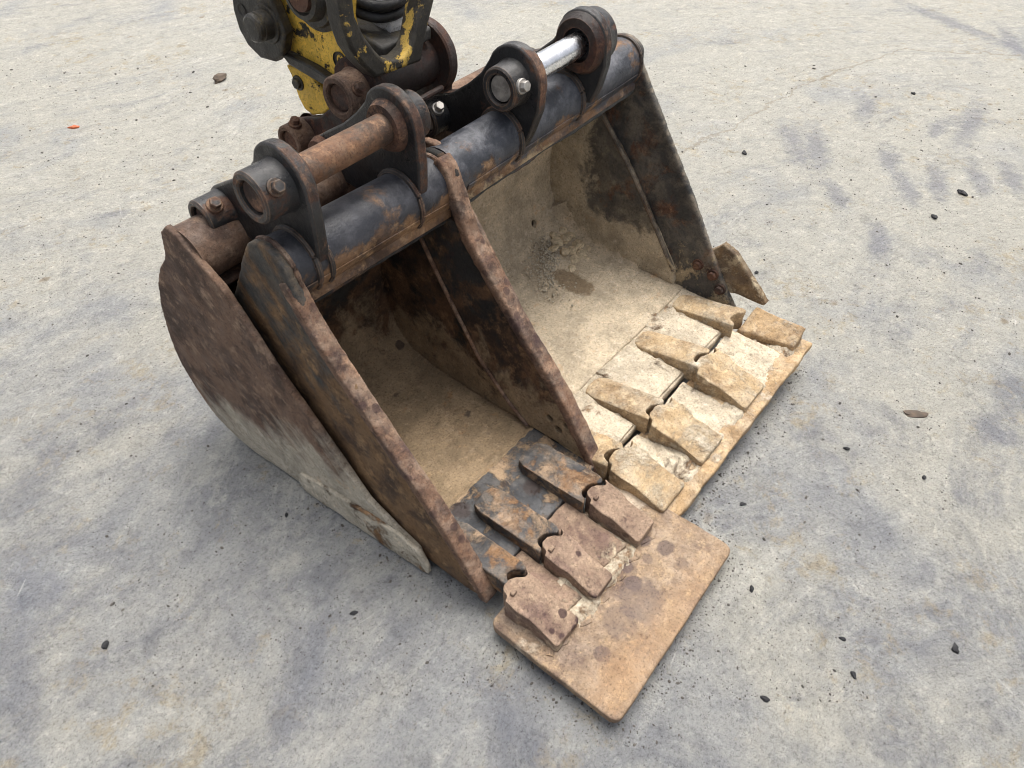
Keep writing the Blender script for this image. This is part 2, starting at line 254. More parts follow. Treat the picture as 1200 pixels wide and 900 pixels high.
    # wandering hairline cracks packed with tan dust
    for ax, ay, bx, by in ((2.75, 1.25, 4.2, 1.1), (4.2, 1.1, 4.95, .86), (4.95, .86, 5.3, .3)):
        L = math.hypot(bx-ax, by-ay); an = math.atan2(by-ay, bx-ax)
        v = n.mapv(loc=(-(ax+bx)/2, -(ay+by)/2, 0)); v = n.mapv(rot=(0, 0, -an), vec=v)
        sp = n.t.nodes.new('ShaderNodeSeparateXYZ'); n.l(v, sp.inputs[0])
        q = n.ma('ABSOLUTE', n.ma('ADD', sp.outputs[1], n.ma('MULTIPLY', n.ma('SUBTRACT', n.noise(5, 9, .65), .5), .25)))
        base = n.mix(n.ma('MULTIPLY', n.mr(q, .003, .014, .4, 0), n.mr(n.ma('ABSOLUTE', sp.outputs[0]), L*.5, L*.56, 1, 0)), base, (.27, .22, .15))
    # pale scrapes
    for k, (rz, seed) in enumerate(((12, 1), (40, 6), (-14, 11), (65, 15))):
        v = n.mapv(loc=(seed, seed, 0)); v = n.mapv(rot=(0, 0, R(-rz)), vec=v); v = n.mapv(scale=(2.2, 42, 1), vec=v)
        base = n.mix(n.ma('MULTIPLY', n.mr(n.noise(1.6, 6, .68, .25, vec=v), .63, .74), n.mr(n.noise(2.6, 4, off=seed), .52, .6, 0, .7)), base, (.68, .675, .645))
    mm = n.noise(17, 9, .78, .2, off=41)
    base = n.mix(n.mr(mm, .52, .66, 0, .55), base, n.mix(1., base, (.66, .66, .67), 'MULTIPLY'))
    base = n.mix(n.mr(mm, .47, .36, 0, .6), base, n.mix(1., base, (1.3, 1.29, 1.26), 'MULTIPLY'))
    # grain: sand, pits, grit
    base = n.mix(n.mr(n.noise(80, 6, .85), .51, .67, 0, .72), base, n.mix(1., base, (.42, .41, .40), 'MULTIPLY'))
    base = n.mix(n.mr(n.noise(46, 7, .85, off=6), .51, .67, 0, .68), base, n.mix(1., base, (1.45, 1.45, 1.42), 'MULTIPLY'))
    base = n.mix(n.mr(n.noise(140, 4, .85, off=9), .52, .68, 0, .75), base, n.mix(1., base, (.4, .4, .4), 'MULTIPLY'))
    h = n.ma('ADD', n.ma('MULTIPLY', n.noise(38, 9, .75), 1.1), n.ma('MULTIPLY', n.noise(13, 6, .6, vec=arcv), 1.2))
    h = n.ma('ADD', h, n.ma('MULTIPLY', n.noise(140, 4, .75), .6))
    h = n.ma('ADD', h, n.ma('MULTIPLY', n.mr(n.noise(24, 5, .7, off=2), .3, .45), .35))
    h = n.ma('ADD', h, n.ma('MULTIPLY', n.noise(24, 7, .72, vec=arcf), .9))
    return n.done(base, .95, n.bump(h, 1., .016), 0., .2)
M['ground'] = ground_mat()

# ------------------------------------------------------------------ mesh helpers
def I(p): return Vector(p)
def link(name, me, mat, parent=None):
    o = bpy.data.objects.new(name, me); COL.objects.link(o)
    if mat: me.materials.append(mat)
    if parent:
        o.parent = parent
        rootp = parent
        Mx = Matrix.Translation(parent['_o']) if '_o' in parent else Matrix.Identity(4)
        if '_o' in parent: o.matrix_parent_inverse = Mx.inverted()
    return o
def thing(name, label, cat, loc, group=None):
    o = bpy.data.objects.new(name, None); COL.objects.link(o); o.location = loc; o['_o'] = tuple(loc); o.empty_display_size = .1
    o['label'] = label; o['category'] = cat
    if group: o['group'] = group
    return o
def tag(o, label, cat, group=None):
    o['label'] = label; o['category'] = cat
    if group: o['group'] = group
    return o
def finish(name, bm, mat, parent=None, ang=35, bevel=0, seg=2, vox=0, amp=0., freq=20., smooth=2, T=None):
    bmesh.ops.remove_doubles(bm, verts=bm.verts, dist=1e-6)
    bmesh.ops.recalc_face_normals(bm, faces=bm.faces)
    me = bpy.data.meshes.new(name); bm.to_mesh(me); bm.free()
    if vox:                                             # worn solid: even remesh, softened, then knocked about
        t = bpy.data.objects.new('tmp', me); COL.objects.link(t)
        md = t.modifiers.new('r', 'REMESH'); md.mode = 'VOXEL'; md.voxel_size = vox
        if smooth:
            ms = t.modifiers.new('s', 'SMOOTH'); ms.factor = .5; ms.iterations = smooth
        dg = bpy.context.evaluated_depsgraph_get(); me2 = bpy.data.meshes.new_from_object(t.evaluated_get(dg))
        bpy.data.objects.remove(t); bpy.data.meshes.remove(me); me = me2; me.name = name
        if amp:
            k = len(me.vertices); co = np.empty(k*3, 'f'); me.vertices.foreach_get('co', co); nn = np.empty(k*3, 'f'); me.vertices.foreach_get('normal', nn)
            co = co.reshape(-1, 3); nn = nn.reshape(-1, 3)
            d = np.array([mnoise.fractal(Vector(c)*freq, .7, 2.1, 4) for c in co.tolist()], 'f')
            co += nn*(d*amp)[:, None]; me.vertices.foreach_set('co', co.ravel())
        me.polygons.foreach_set('use_smooth', [True]*len(me.polygons))
    else:
        me.polygons.foreach_set('use_smooth', [True]*len(me.polygons)); me.set_sharp_from_angle(angle=R(ang))
    rp = parent
    while rp and rp.parent: rp = rp.parent
    if rp and T is None and rp.name.startswith('wide_bucket'): T = WT
    if T: me.transform(T)
    me.update()
    o = link(name, me, mat, parent)
    if bevel and not vox:
        b = o.modifiers.new('bevel', 'BEVEL'); b.width = bevel; b.segments = seg; b.limit_method = 'ANGLE'; b.angle_limit = R(40); b.harden_normals = False
    return o
def plate_bm(outline, x0, x1, holes=(), bm=None):
    """outline of (y, z) extruded between x0 and x1"""
    bm = bm or bmesh.new(); vs = []
    b2 = bmesh.new(); es = []
    for lp in (outline,)+tuple(holes):
        v = [b2.verts.new((x0, p[0], p[1])) for p in lp]
        es += [b2.edges.new((v[i], v[(i+1) % len(v)])) for i in range(len(v))]
    if holes: bmesh.ops.triangle_fill(b2, use_beauty=True, use_dissolve=False, edges=es)
    else: b2.faces.new(b2.verts)
    g = bmesh.ops.extrude_face_region(b2, geom=list(b2.faces))
    for v in [q for q in g['geom'] if isinstance(q, bmesh.types.BMVert)]: v.co.x = x1
    me = bpy.data.meshes.new('t'); b2.to_mesh(me); b2.free(); bm.from_mesh(me); bpy.data.meshes.remove(me)
    return bm
def prism_bm(outline, z0, z1, ztop=None, bm=None):
    """outline of (x, y) extruded in z; ztop(x, y) gives the top"""
    bm = bm or bmesh.new()
    lo = [bm.verts.new((p[0], p[1], z0)) for p in outline]; hi = [bm.verts.new((p[0], p[1], ztop(*p) if ztop else z1)) for p in outline]
    bm.faces.new(lo); bm.faces.new(hi); k = len(lo)
    for i in range(k): bm.faces.new((lo[i], lo[(i+1) % k], hi[(i+1) % k], hi[i]))
    return bm
def lathe_bm(profile, cy, cz, n=40, bm=None, jit=0.):
    """profile of (x, r) spun about the x axis through (cy, cz)"""
    bm = bm or bmesh.new(); rings = []
    for x, r in profile:
        if r <= 1e-5: rings.append([bm.verts.new((x, cy, cz))]); continue
        rings.append([bm.verts.new((x, cy+r*math.cos(2*math.pi*i/n), cz+r*math.sin(2*math.pi*i/n))) for i in range(n)])
    for a, b in zip(rings, rings[1:]):
        for i in range(n):
            j = (i+1) % n
            if len(a) == 1 and len(b) == 1: continue
            if len(a) == 1: bm.faces.new((a[0], b[i], b[j]))
            elif len(b) == 1: bm.faces.new((a[i], b[0], a[j]))
            else: bm.faces.new((a[i], b[i], b[j], a[j]))
    return bm
def tube_bm(pts, r, n=14, bm=None, cap=True, rf=None):
    bm = bm or bmesh.new(); pts = [Vector(p) for p in pts]; rings = []
    for i, p in enumerate(pts):
        t = (pts[min(i+1, len(pts)-1)]-pts[max(i-1, 0)]).normalized()
        a = t.cross(Vector((0, 0, 1)) if abs(t.z) < .9 else Vector((1, 0, 0))).normalized(); b = t.cross(a)
        rr = rf(i) if rf else r
        rings.append([bm.verts.new(p+(a*math.cos(2*math.pi*k/n)+b*math.sin(2*math.pi*k/n))*rr) for k in range(n)])
    for A, B in zip(rings, rings[1:]):
        for k in range(n): bm.faces.new((A[k], A[(k+1) % n], B[(k+1) % n], B[k]))
    if cap: bm.faces.new(rings[0]); bm.faces.new(rings[-1])
    return bm
def shell_bm(prof, th, x0, x1, bm=None):
    """open profile (y, z), thickened outwards (to the left of its direction), between x0 and x1"""
    P = [Vector((0, p[0], p[1])) for p in prof]; out = []
    for i, p in enumerate(P):
        t = (P[min(i+1, len(P)-1)]-P[max(i-1, 0)]).normalized(); out.append(p+Vector((0, -t.z, t.y))*-th)
    ol = [(p.y, p.z) for p in P]+[(p.y, p.z) for p in reversed(out)]
    return plate_bm(ol, x0, x1, bm=bm)
def curve(pts, n=6):
    """Catmull-Rom through 2-D points"""
    P = [np.array(p, float) for p in pts]; P = [2*P[0]-P[1]]+P+[2*P[-1]-P[-2]]; o = []
    for i in range(1, len(P)-2):
        for k in range(n):
            t = k/n; o.append(tuple(.5*((2*P[i])+(-P[i-1]+P[i+1])*t+(2*P[i-1]-5*P[i]+4*P[i+1]-P[i+2])*t*t+(-P[i-1]+3*P[i]-3*P[i+1]+P[i+2])*t**3)))
    o.append(tuple(P[-2])); return o
def arc(cy, cz, r, a0, a1, n=10): return [(cy+r*math.cos(R(a0+(a1-a0)*i/n)), cz+r*math.sin(R(a0+(a1-a0)*i/n))) for i in range(n+1)]
def mirror_x(v): return v
def hexbolt(p, d, r, h, mat, parent, name='bolt', T=None):
    d = Vector(d).normalized(); p = Vector(p); bm = tube_bm([p-d*.004, p+d*h*.35], r*1.35, 16); tube_bm([p+d*h*.35, p+d*h], r, 6, bm)
    return finish(name, bm, mat, parent, ang=30, bevel=r*.12, T=T)

WK, WY = .08, -.035                                 # the wide bucket leans: its right side rides higher, its left side sits further back
WT = Matrix(((1, 0, 0, 0), (WY, 1, 0, -WY*1.81), (WK, 0, 1, -WK*1.43), (0, 0, 0, 1)))
# ------------------------------------------------------------------ ground
bm = bmesh.new(); g = 120
bm.faces.new([bm.verts.new(p) for p in ((-g, -g, 0), (g, -g, 0), (g, g, 0), (-g, g, 0))])
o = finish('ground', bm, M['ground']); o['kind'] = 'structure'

# ------------------------------------------------------------------ parts shared by the buckets
def ear(root, outline, xl, xr, front, rear, side, mats, pinr, boss_len=.055, rear_len=.055, bolt_ang=(35, 75), T=None, pin_mat=None, bossr=.050, rearr=.042, rim_mat=None):
    """pin ear: plate between xl and xr; bosses on the side 'side' (-1 left, +1 right)"""
    e = finish('ear', plate_bm(outline, xl, xr), mats['ear'], root, bevel=.005, seg=2, T=T)
    xo = xl if side < 0 else xr; s = side
    for nm, (cy, cz), br, ln, ba in (('boss', front, bossr, boss_len, bolt_ang[0]), ('rear_boss', rear, rearr, rear_len, bolt_ang[1])):
        pr = br*.66
        prof = [(xo-s*.002, br*1.1), (xo+s*.008, br*1.02), (xo+s*(ln-.004), br), (xo+s*ln, br-.004), (xo+s*ln, pr+.003), (xo+s*(ln-.004), pr), (xo+s*(ln-.016), pr)]
        b = finish(nm, lathe_bm(prof, cy, cz, 48), mats['boss'], e, T=T)
        finish('pin_end', lathe_bm([(xo+s*(ln-.03), pr*.96), (xo+s*(ln-.013), pr*.96), (xo+s*(ln-.009), pr*.88), (xo+s*(ln-.0085), 0)], cy, cz, 40), pin_mat or M['rust'], e, T=T)
        d = Vector((0, math.cos(R(ba)), math.sin(R(ba))))
        if s < 0: hexbolt(Vector((xo+s*ln*.55, cy, cz))+d*br*.98, d, .0125, .02, mats['bolt'], e, T=T)
        # inner collar, facing the other ear
        xi = xr if side < 0 else xl
        finish('collar', lathe_bm([(xi, br*1.12), (xi-s*.008, br*1.05), (xi-s*.018, br*.95), (xi-s*.018, br*.62), (xi-s*.004, br*.6)], cy, cz, 48), mats['collar'], e, T=T)
    return e
def pipe_part(root, name, cy, cz, r, x0, x1, mat, T=None):
    return finish(name, lathe_bm([(x0, r*.6), (x0, r)]+[(x0+(x1-x0)*i/8, r) for i in range(1, 8)]+[(x1, r), (x1, r*.6)], cy, cz, 72), mat, root, T=T)
def weld(root, cy, cz, r, x, mat, T=None, wr=.006, name='weld_bead'):
    pts = [(x, cy+(r+.001)*math.cos(2*math.pi*i/60), cz+(r+.001)*math.sin(2*math.pi*i/60)) for i in range(61)]
    return finish(name, tube_bm(pts, wr, 8, rf=lambda i: wr*(1+.07*math.sin(i*2.3))), mat, root, T=T)

SJOIN = [(-.5, -.010), (-.36, -.006), (-.31, .008), (-.2, .016), (.02, .015), (.16, .007), (.3, -.008), (.42, -.008), (.5, .004)]   # the seam between adapter and tooth
def adapter_bm(xc, w, yb, yf, zb, zt):
    ol = [(xc-w*.5, yb-.03), (xc-w*.38, yb-.006), (xc-w*.2, yb), (xc+w*.25, yb), (xc+w*.42, yb-.008), (xc+w*.5, yb-.03)]
    ol += [(xc+w*u, yf+v+.004) for u, v in reversed(SJOIN)]
    return prism_bm(ol, zb, zt, lambda x, y: zt-.012*max(0, (y-yb+.05))/.05*(1 if y > yb-.05 else 0))
def tooth_bm(xc, w, yb, yf, zb, zt, ztip, taper=.97):
    ol = [(xc+w*u, yb+v-.004) for u, v in SJOIN]
    ol += [(xc+w*.5, yb-.05), (xc+w*.45*taper, (yb+yf)/2), (xc+w*.5*taper, yf+.006), (xc+w*.45*taper, yf), (xc-w*.45*taper, yf), (xc-w*.5*taper, yf+.006), (xc-w*.46*taper, (yb+yf)/2), (xc-w*.5, yb-.05)]
    f = lambda x, y: ztip+(zt-ztip)*min(1, max(0, (y-yf)/(yb-.02-yf)))
    return prism_bm(ol, zb, zt, f)

# ------------------------------------------------------------------ narrow bucket (front)
nb = thing('narrow_bucket', 'narrow brown excavator bucket with rusty pin, three spotted teeth and an orange blade plate', 'bucket', (.80, .80, .02))
PY, PZ, PR = 1.045, .70, .066
def side_outline(pc, pr, front, tip, bottom, back):
    return arc(pc[0], pc[1], pr+.004, 48, 150, 10) + front + tip + bottom + back
n_front = [(.965, .672), (.935, .613), (.845, .503), (.755, .393), (.685, .318), (.621, .238), (.57, .16)]
n_tip = [(.528, .095), (.502, .052), (.503, .036)]
n_bot = [(.55, .028), (.70, .030), (.95, .036), (1.10, .042)]
n_back = curve([(1.10, .042), (1.22, .09), (1.30, .22), (1.31, .37), (1.255, .50), (1.195, .60), (1.12, .715)], 4)[1:]
n_ol = side_outline((PY, PZ), PR, n_front, n_tip, n_bot, n_back)
finish('side_plate', plate_bm(n_ol, .555, .578), M['side_narrow'], nb, vox=.006, amp=.0025, freq=14)
n_ol2 = side_outline((PY, PZ), PR+.007, n_front, n_tip, n_bot, n_back)
finish('side_plate', plate_bm(n_ol2, 1.022, 1.045), M['inner_narrow'], nb, vox=.006, amp=.0025, freq=14)
# rolled, worn front edges
def edge_bar(x0, x1, pts, d=.022, root=nb, mat=None, name='edge_bar'):
    P = [Vector((0, a, b)) for a, b in pts]; o2 = []
    for i, p in enumerate(P):
        t = (P[min(i+1, len(P)-1)]-P[max(i-1, 0)]).normalized(); o2.append(p+Vector((0, t.z, -t.y))*-d)
    ol = [(p.y, p.z) for p in P]+[(p.y, p.z) for p in reversed(o2)]
    return finish(name, plate_bm(ol, x0, x1), mat or M['edge_rust'], root, vox=.0045, amp=.0016, freq=30, smooth=7)
e_n = [(.985, .712), (.955, .655), (.927, .608), (.838, .498), (.748, .388), (.678, .313), (.613, .232), (.56, .152), (.518, .088), (.493, .046)]
edge_bar(.549, .590, e_n, .026)
e_r = [(1.012, .779), (.988, .758), (.972, .722), (.945, .655)]+e_n[2:]; edge_bar(1.005, 1.051, e_r, .03)
# inner reinforcing plates on both walls
line_n = [(1.10, .565), (1.03, .44), (.965, .335), (.90, .235), (.80, .135), (.735, .085)]
rein = [(p[0]-.002, p[1]) for p in line_n]+[(.55, .085), (.60, .175), (.65, .25), (.71, .33), (.78, .41), (.87, .52), (.96, .632), (1.0, .63)]
def hole_ring(cy, cz, r, n=12): return [(cy+r*math.cos(2*math.pi*i/n), cz+r*math.sin(2*math.pi*i/n)) for i in range(n)]
hs = [hole_ring(.665, .16, .011), hole_ring(.635, .135, .012), hole_ring(.612, .165, .010)]
finish('reinforcing_plate', plate_bm(rein, 1.009, 1.0235, hs), M['inner_narrow'], nb, bevel=.004)
finish('reinforcing_plate', plate_bm(rein, .5765, .588, hs), M['inner_narrow'], nb, bevel=.004)
wl = [(1.005, a, b) for a, b in line_n]
finish('weld_bead', tube_bm(wl, .0055, 8), M['edge_rust'], nb)
n_in = [(.992, .634), (1.03, .634), (1.09, .635)]+curve([(1.09, .635), (1.17, .59), (1.255, .48), (1.292, .36), (1.282, .22), (1.22, .115), (1.11, .065)], 6)[1:]+[(.95, .058), (.71, .058)]
finish('shell', shell_bm(n_in, .016, .576, 1.024), M['inner_narrow'], nb, vox=.006, amp=.003, freq=11, smooth=3)
pipe_part(nb, 'pipe', PY, PZ, PR, .572, 1.03, M['pipe_narrow'])
# sheet lip wrapping the front of the pipe
lip = arc(PY, PZ, PR+.0008, 196, 222, 6)+[(.992, .634)]
lipo = [(p[0]-.007*math.cos(i*.0), p[1]-.003) for i, p in enumerate(lip)]
finish('pipe_lip', plate_bm(lip+[(p[0]-.0012, p[1]-.0016) for p in reversed(lip)], .579, 1.021), M['pipe_narrow'], nb, bevel=.002)
for xw in (.58, 1.02): weld(nb, PY, PZ, PR, xw, M['edge_rust'])
earL = [(1.19, .826), (1.15, .855), (1.118, .886)]+arc(1.045, .862, .078, 38, 178, 12)+[(.968, .80), (.972, .745), (.985, .70), (1.05, .68), (1.12, .66)]+arc(1.285, .725, .046, 250, 420, 8)
blk = dict(ear=M['black'], boss=M['boss'], bolt=M['boss'], collar=M['rust'])
ear(nb, earL, .630, .658, (1.045, .862), (1.282, .722), -1, blk, .03, boss_len=.066, rear_len=.06, bolt_ang=(150, 130))
earR = [(1.215, .827), (1.165, .865), (1.128, .90)]+arc(1.06, .868, .078, 42, 176, 12)+[(.98, .80), (.985, .745), (.995, .70), (1.06, .68), (1.14, .66)]+arc(1.30, .725, .046, 250, 420, 8)
ear(nb, earR, .922, .950, (1.06, .868), (1.30, .725), 1, blk, .03, boss_len=.05, rear_len=.05, bolt_ang=(150, 100))
finish('pin', tube_bm([(.60, 1.045, .862), (.93, 1.06, .868)], .0315, 40), M['rust_pin'], nb, bevel=.002)
for xw in (.628, .66): weld(nb, PY, PZ, PR, xw, M['black'], wr=.007)
weld(nb, PY+.002, PZ, PR, .918, M['black'], wr=.008)
# lip, adapters, teeth
ce = [(.581, .72), (1.019, .72), (1.019, .512), (.581, .512)]
finish('cutting_edge', prism_bm(ce, .035, .08), M['lip_narrow'], nb, vox=.005, amp=.0018, freq=30)
finish('weld_bead', tube_bm([(.586+i*.0107, .722+.003*math.sin(i*1.7), .072) for i in range(41)], .009, 8), M['inner_narrow'], nb)
for xc, ww in ((.617, .068), (.737, .084), (.918, .096)):
    finish('tooth_adapter', adapter_bm(xc, ww, .672, .462, .06, .119), M['adapter_narrow'], nb, vox=.003, amp=.0012, freq=32, smooth=1)
for k, (xc, ww) in enumerate(((.597, .09), (.737, .082), (.922, .085))):
    t = finish('tooth', tooth_bm(xc, ww, .458, .303, .045, .119, .080, .93), M['tooth_narrow'], nb, vox=.0024, amp=.0012, freq=28, smooth=1)
    finish('lock_pin', prism_bm([(xc-.026, .447), (xc-.010, .447), (xc-.010, .437), (xc-.026, .437)], .112, .1235), M['tooth_narrow'], t, bevel=.003)
for x0, x1, y1 in ((.640, .694, .33), (.785, .874, .325)):
    finish('filler_plate', prism_bm([(x0, .512), (x1, .508), (x1, y1), (x0, y1+.01)], .045, .079, lambda x, y: .079-.014*(.51-y)/.18), M['tooth_narrow'], nb, vox=.004, amp=.002, freq=30)
def rrect(x0, y0, x1, y1, r, n=5):
    o = []
    for cx, cy, a in ((x1-r, y1-r, 0), (x0+r, y1-r, 90), (x0+r, y0+r, 180), (x1-r, y0+r, 270)):
        o += [(cx+r*math.cos(R(a+90*i/n)), cy+r*math.sin(R(a+90*i/n))) for i in range(n+1)]
    return o
finish('blade_plate', prism_bm(rrect(.515, .122, 1.035, .46, .022), .026, .052), M['blade_narrow'], nb, vox=.0042, amp=.0018, freq=11)
finish('weld_bead', tube_bm([(.54+i*.012, .30+.008*math.sin(i*1.1)+(.012 if i < 8 else 0), .0475) for i in range(37)], .011, 8, rf=lambda i: .0095+.0022*math.sin(i*2.1)), M['blade_narrow'], nb)

# ------------------------------------------------------------------ wide bucket (right)
wb = thing('wide_bucket', 'wide excavator bucket caked in tan mud with chrome pin and ochre teeth', 'bucket', (1.42, .85, .03))
QY, QZ, QR = 1.02, .74, .064
def dn(L, d=.03): return [(p[0], p[1]-d) for p in L]
w_front = dn([(.962, .772), (.93, .728), (.858, .626), (.725, .44), (.617, .278), (.54, .165)])
w_tip = [(.50, .09), (.482, .07), (.484, .055)]
w_bot = [(.55, .05), (.75, .05), (1.0, .055), (1.06, .06)]
w_back = curve([(1.06, .06), (1.18, .11), (1.27, .23), (1.285, .40), (1.24, .57), (1.10, .765)], 4)[1:]
w_ol = side_outline((QY, QZ), QR, w_front, w_tip, w_bot, w_back)
finish('side_plate', plate_bm([(p[0]+(.035 if p[1] > .12 else .0), p[1]) for p in w_ol], 1.056, 1.076), M['edge_rust'], wb, vox=.006, amp=.0025, freq=14)
finish('side_plate', plate_bm(w_ol, 1.79, 1.81), M['side_wide'], wb, vox=.006, amp=.002, freq=14)
e_w = dn([(.955, .768), (.925, .725), (.852, .622), (.719, .436), (.611, .274), (.534, .161), (.494, .12), (.476, .1)])
w_line = dn([(1.115, .67), (1.01, .555), (.92, .45), (.81, .30), (.725, .18)])
w_in_r = w_line+[(.70, .09), (.97, .09)]
wall_in = w_line+[(.715, .10), (1.05, .10)]+[(1.17, .15), (1.245, .26), (1.262, .39), (1.222, .54), (1.13, .66)]
finish('liner_plate', plate_bm(wall_in, 1.772, 1.792), M['wall_wide'], wb, vox=.005, amp=.003, freq=12)
finish('weld_bead', tube_bm([(1.774, a, b) for a, b in w_line], .007, 8), M['side_wide'], wb)
w_in = [(.968, .675), (1.0, .674), (1.06, .674)]+curve([(1.06, .674), (1.14, .63), (1.22, .52), (1.257, .39), (1.24, .25), (1.16, .14), (1.04, .092)], 6)[1:]+[(.85, .088), (.68, .086)]
bmw = shell_bm(w_in, .016, 1.074, 1.792)
def fillet(prof, xw, r, name, mat, root, sgn=1, K=7):
    bm = bmesh.new(); P = [Vector((0, a, b)) for a, b in prof]; rows = []
    for i, p in enumerate(P):
        t = (P[min(i+1, len(P)-1)]-P[max(i-1, 0)]).normalized(); nrm = Vector((0, -t.z, t.y))
        if nrm.z < 0 and abs(nrm.z) > .5: nrm = -nrm
        rr = r*(.55+.45*math.sin(math.pi*min(1, max(0, i/(len(P)-1)))))*(1+.18*mnoise.noise(p*9))
        row = [p+Vector((xw-sgn*rr*(1-math.sin(math.pi/2*k/K)), 0, 0))+nrm*rr*(1-math.cos(math.pi/2*k/K)) for k in range(K+1)]
        row.append(p+Vector((xw+sgn*.006, 0, 0))-nrm*.006); rows.append([bm.verts.new(q) for q in row])
    for A, B in zip(rows, rows[1:]):
        for k in range(len(A)): bm.faces.new((A[k], A[(k+1) % len(A)], B[(k+1) % len(A)], B[k]))
    bm.faces.new(rows[0]); bm.faces.new(list(reversed(rows[-1])))
    return finish(name, bm, mat, root, ang=60)
fp = [p for p in w_in if p[0] > .70 and not p[1] > .60]
fillet(fp, 1.773, .085, 'mud_fillet', M['inner_wide'], wb)
sh = finish('shell', bmw, M['inner_wide'], wb, vox=.0065, amp=.006, freq=7, smooth=4)
# drain hole through the back wall
ct = bpy.data.objects.new('tmp', None)
hb = tube_bm([(1.648, 1.10, .225), (1.648, 1.4, .225)], .012, 20); hm = bpy.data.meshes.new('t'); hb.to_mesh(hm); hb.free()
ho = bpy.data.objects.new('t', hm); COL.objects.link(ho)
md = sh.modifiers.new('hole', 'BOOLEAN'); md.object = ho; md.operation = 'DIFFERENCE'; md.solver = 'FAST'
bpy.context.view_layer.update()
me = bpy.data.meshes.new_from_object(sh.evaluated_get(bpy.context.evaluated_depsgraph_get())); sh.modifiers.clear(); sh.data = me; me.name = 'shell'
bpy.data.objects.remove(ho); bpy.data.objects.remove(ct)
pipe_part(wb, 'pipe', QY, QZ, QR, 1.05, 1.792, M['pipe_wide'])
lipw = arc(QY, QZ, QR+.0008, 196, 222, 6)+[(.968, .675)]
finish('pipe_lip', plate_bm(lipw+[(p[0]-.0012, p[1]-.0016) for p in reversed(lipw)], 1.077, 1.789), M['pipe_wide'], wb, bevel=.002)
weld(wb, QY, QZ, QR, 1.786, M['black'])
def wl_(pts, x, f): return [(p[0]*f-WY*(x-1.81), 1.5-(1.5-p[1])*f-WK*(x-1.43)) for p in pts]
XL, FL, XR, FR = 1.27, 1.27/1.215, 1.52, 1.52/1.562
eWL = wl_([(1.15, .822), (1.10, .856), (1.06, .89), (1.035, .925)]+arc(.965, .893, .078, 40, 190, 12)+[(.892, .84), (.915, .78), (.945, .725), (1.0, .72), (1.10, .72)]+arc(1.215, .755, .044, 250, 420, 8), XL, FL)
pL, rL = wl_([(.965, .893), (1.205, .752)], XL, FL)
wk = dict(ear=M['black'], boss=M['boss'], bolt=M['bolt'], collar=M['rust_dark'])
ear(wb, eWL, XL, XL+.029, pL, rL, -1, wk, .03, boss_len=.05, rear_len=.05, bolt_ang=(165, 130), pin_mat=M['worn_end'], bossr=.05)
eWR = wl_([(1.16, .822), (1.11, .862), (1.08, .90)]+arc(1.02, .873, .08, 40, 186, 12)+[(.94, .83), (.955, .77), (.972, .73), (1.02, .72), (1.10, .72)]+arc(1.235, .755, .044, 250, 420, 8), XR, FR)
pR, rR = wl_([(1.02, .873), (1.225, .752)], XR, FR)
ear(wb, eWR, XR, XR+.028, pR, rR, 1, wk, .03, boss_len=.04, rear_len=.04, bolt_ang=(165, 100), bossr=.066)
finish('pin', tube_bm([(XL-.02,)+tuple(pL), (XR+.03,)+tuple(pR)], .03, 40), M['chrome'], wb, bevel=.002)
weld(wb, QY, QZ, QR, XL-.003, M['black'], wr=.0085); weld(wb, QY, QZ, QR, XR-.004, M['black'], wr=.0085)
# side cutter bolted outside the right wall
sc_ol = [(.70, .20), (.635, .255), (.585, .225), (.40, .165), (.47, .10), (.56, .085)]
finish('side_cutter', plate_bm([(.66, .22), (.60, .285), (.555, .27), (.42, .145), (.425, .135), (.515, .135), (.56, .12), (.68, .10)], 1.807, 1.832), M['cutter'], wb, vox=.005, amp=.002, freq=20)
for y, z in ((.655, .20), (.60, .185), (.565, .145)):
    hexbolt((1.79, y, z), (-1, 0, 0), .014, .016, M['rust'], wb)
# cutting edge, wear plates, adapters, teeth
finish('cutting_edge', prism_bm([(1.078, .69), (1.788, .69), (1.788, .482), (1.078, .482)], .06, .092), M['mud_wide'], wb, vox=.005, amp=.003, freq=14)
for x0, x1 in ((1.10, 1.20), (1.30, 1.45), (1.552, 1.665)):
    finish('wear_plate', prism_bm([(x0, .685), (x1, .672), (x1, .487), (x0, .487)], .085, .102), M['mud_wide'], wb, vox=.004, amp=.002, freq=22)
for xc in (1.055, 1.25, 1.50, 1.715):
    bmA = adapter_bm(xc, .088, .67, .458, .07, .125)
    for v in bmA.verts:
        if v.co.z > .09: v.co.z = .102+.037*min(1, max(0, (.66-v.co.y)/.16))
    finish('tooth_adapter', bmA, M['tooth_wide'], wb, vox=.0036, amp=.0026, freq=24)
for xc, ww in ((1.065, .115), (1.255, .12), (1.495, .125)):
    finish('tooth', tooth_bm(xc, ww, .452, .278, .05, .138, .094, .95), M['tooth_wide'], wb, vox=.0028, amp=.0028, freq=22, smooth=1)
finish('tooth', prism_bm([(1.715, .45), (1.80, .44), (1.80, .28), (1.735, .28)], .07, .12, lambda x, y: .092+.04*(x-1.715)/.085), M['blade_wide'], wb, vox=.004, amp=.004, freq=20)
finish('blade_strip', prism_bm([(1.035, .47), (1.812, .455), (1.812, .247), (1.035, .242)], .05, .077), M['blade_wide'], wb, vox=.005, amp=.004, freq=12)
for x0, x1 in ((1.126, 1.192), (1.318, 1.43), (1.56, 1.712)):
    finish('filler_plate', prism_bm([(x0, .470), (x1, .470), (x1, .30), (x0, .30)], .06, .086, lambda x, y: .086-.006*(.47-y)/.17), M['mud_wide'], wb, vox=.0045, amp=.004, freq=18)

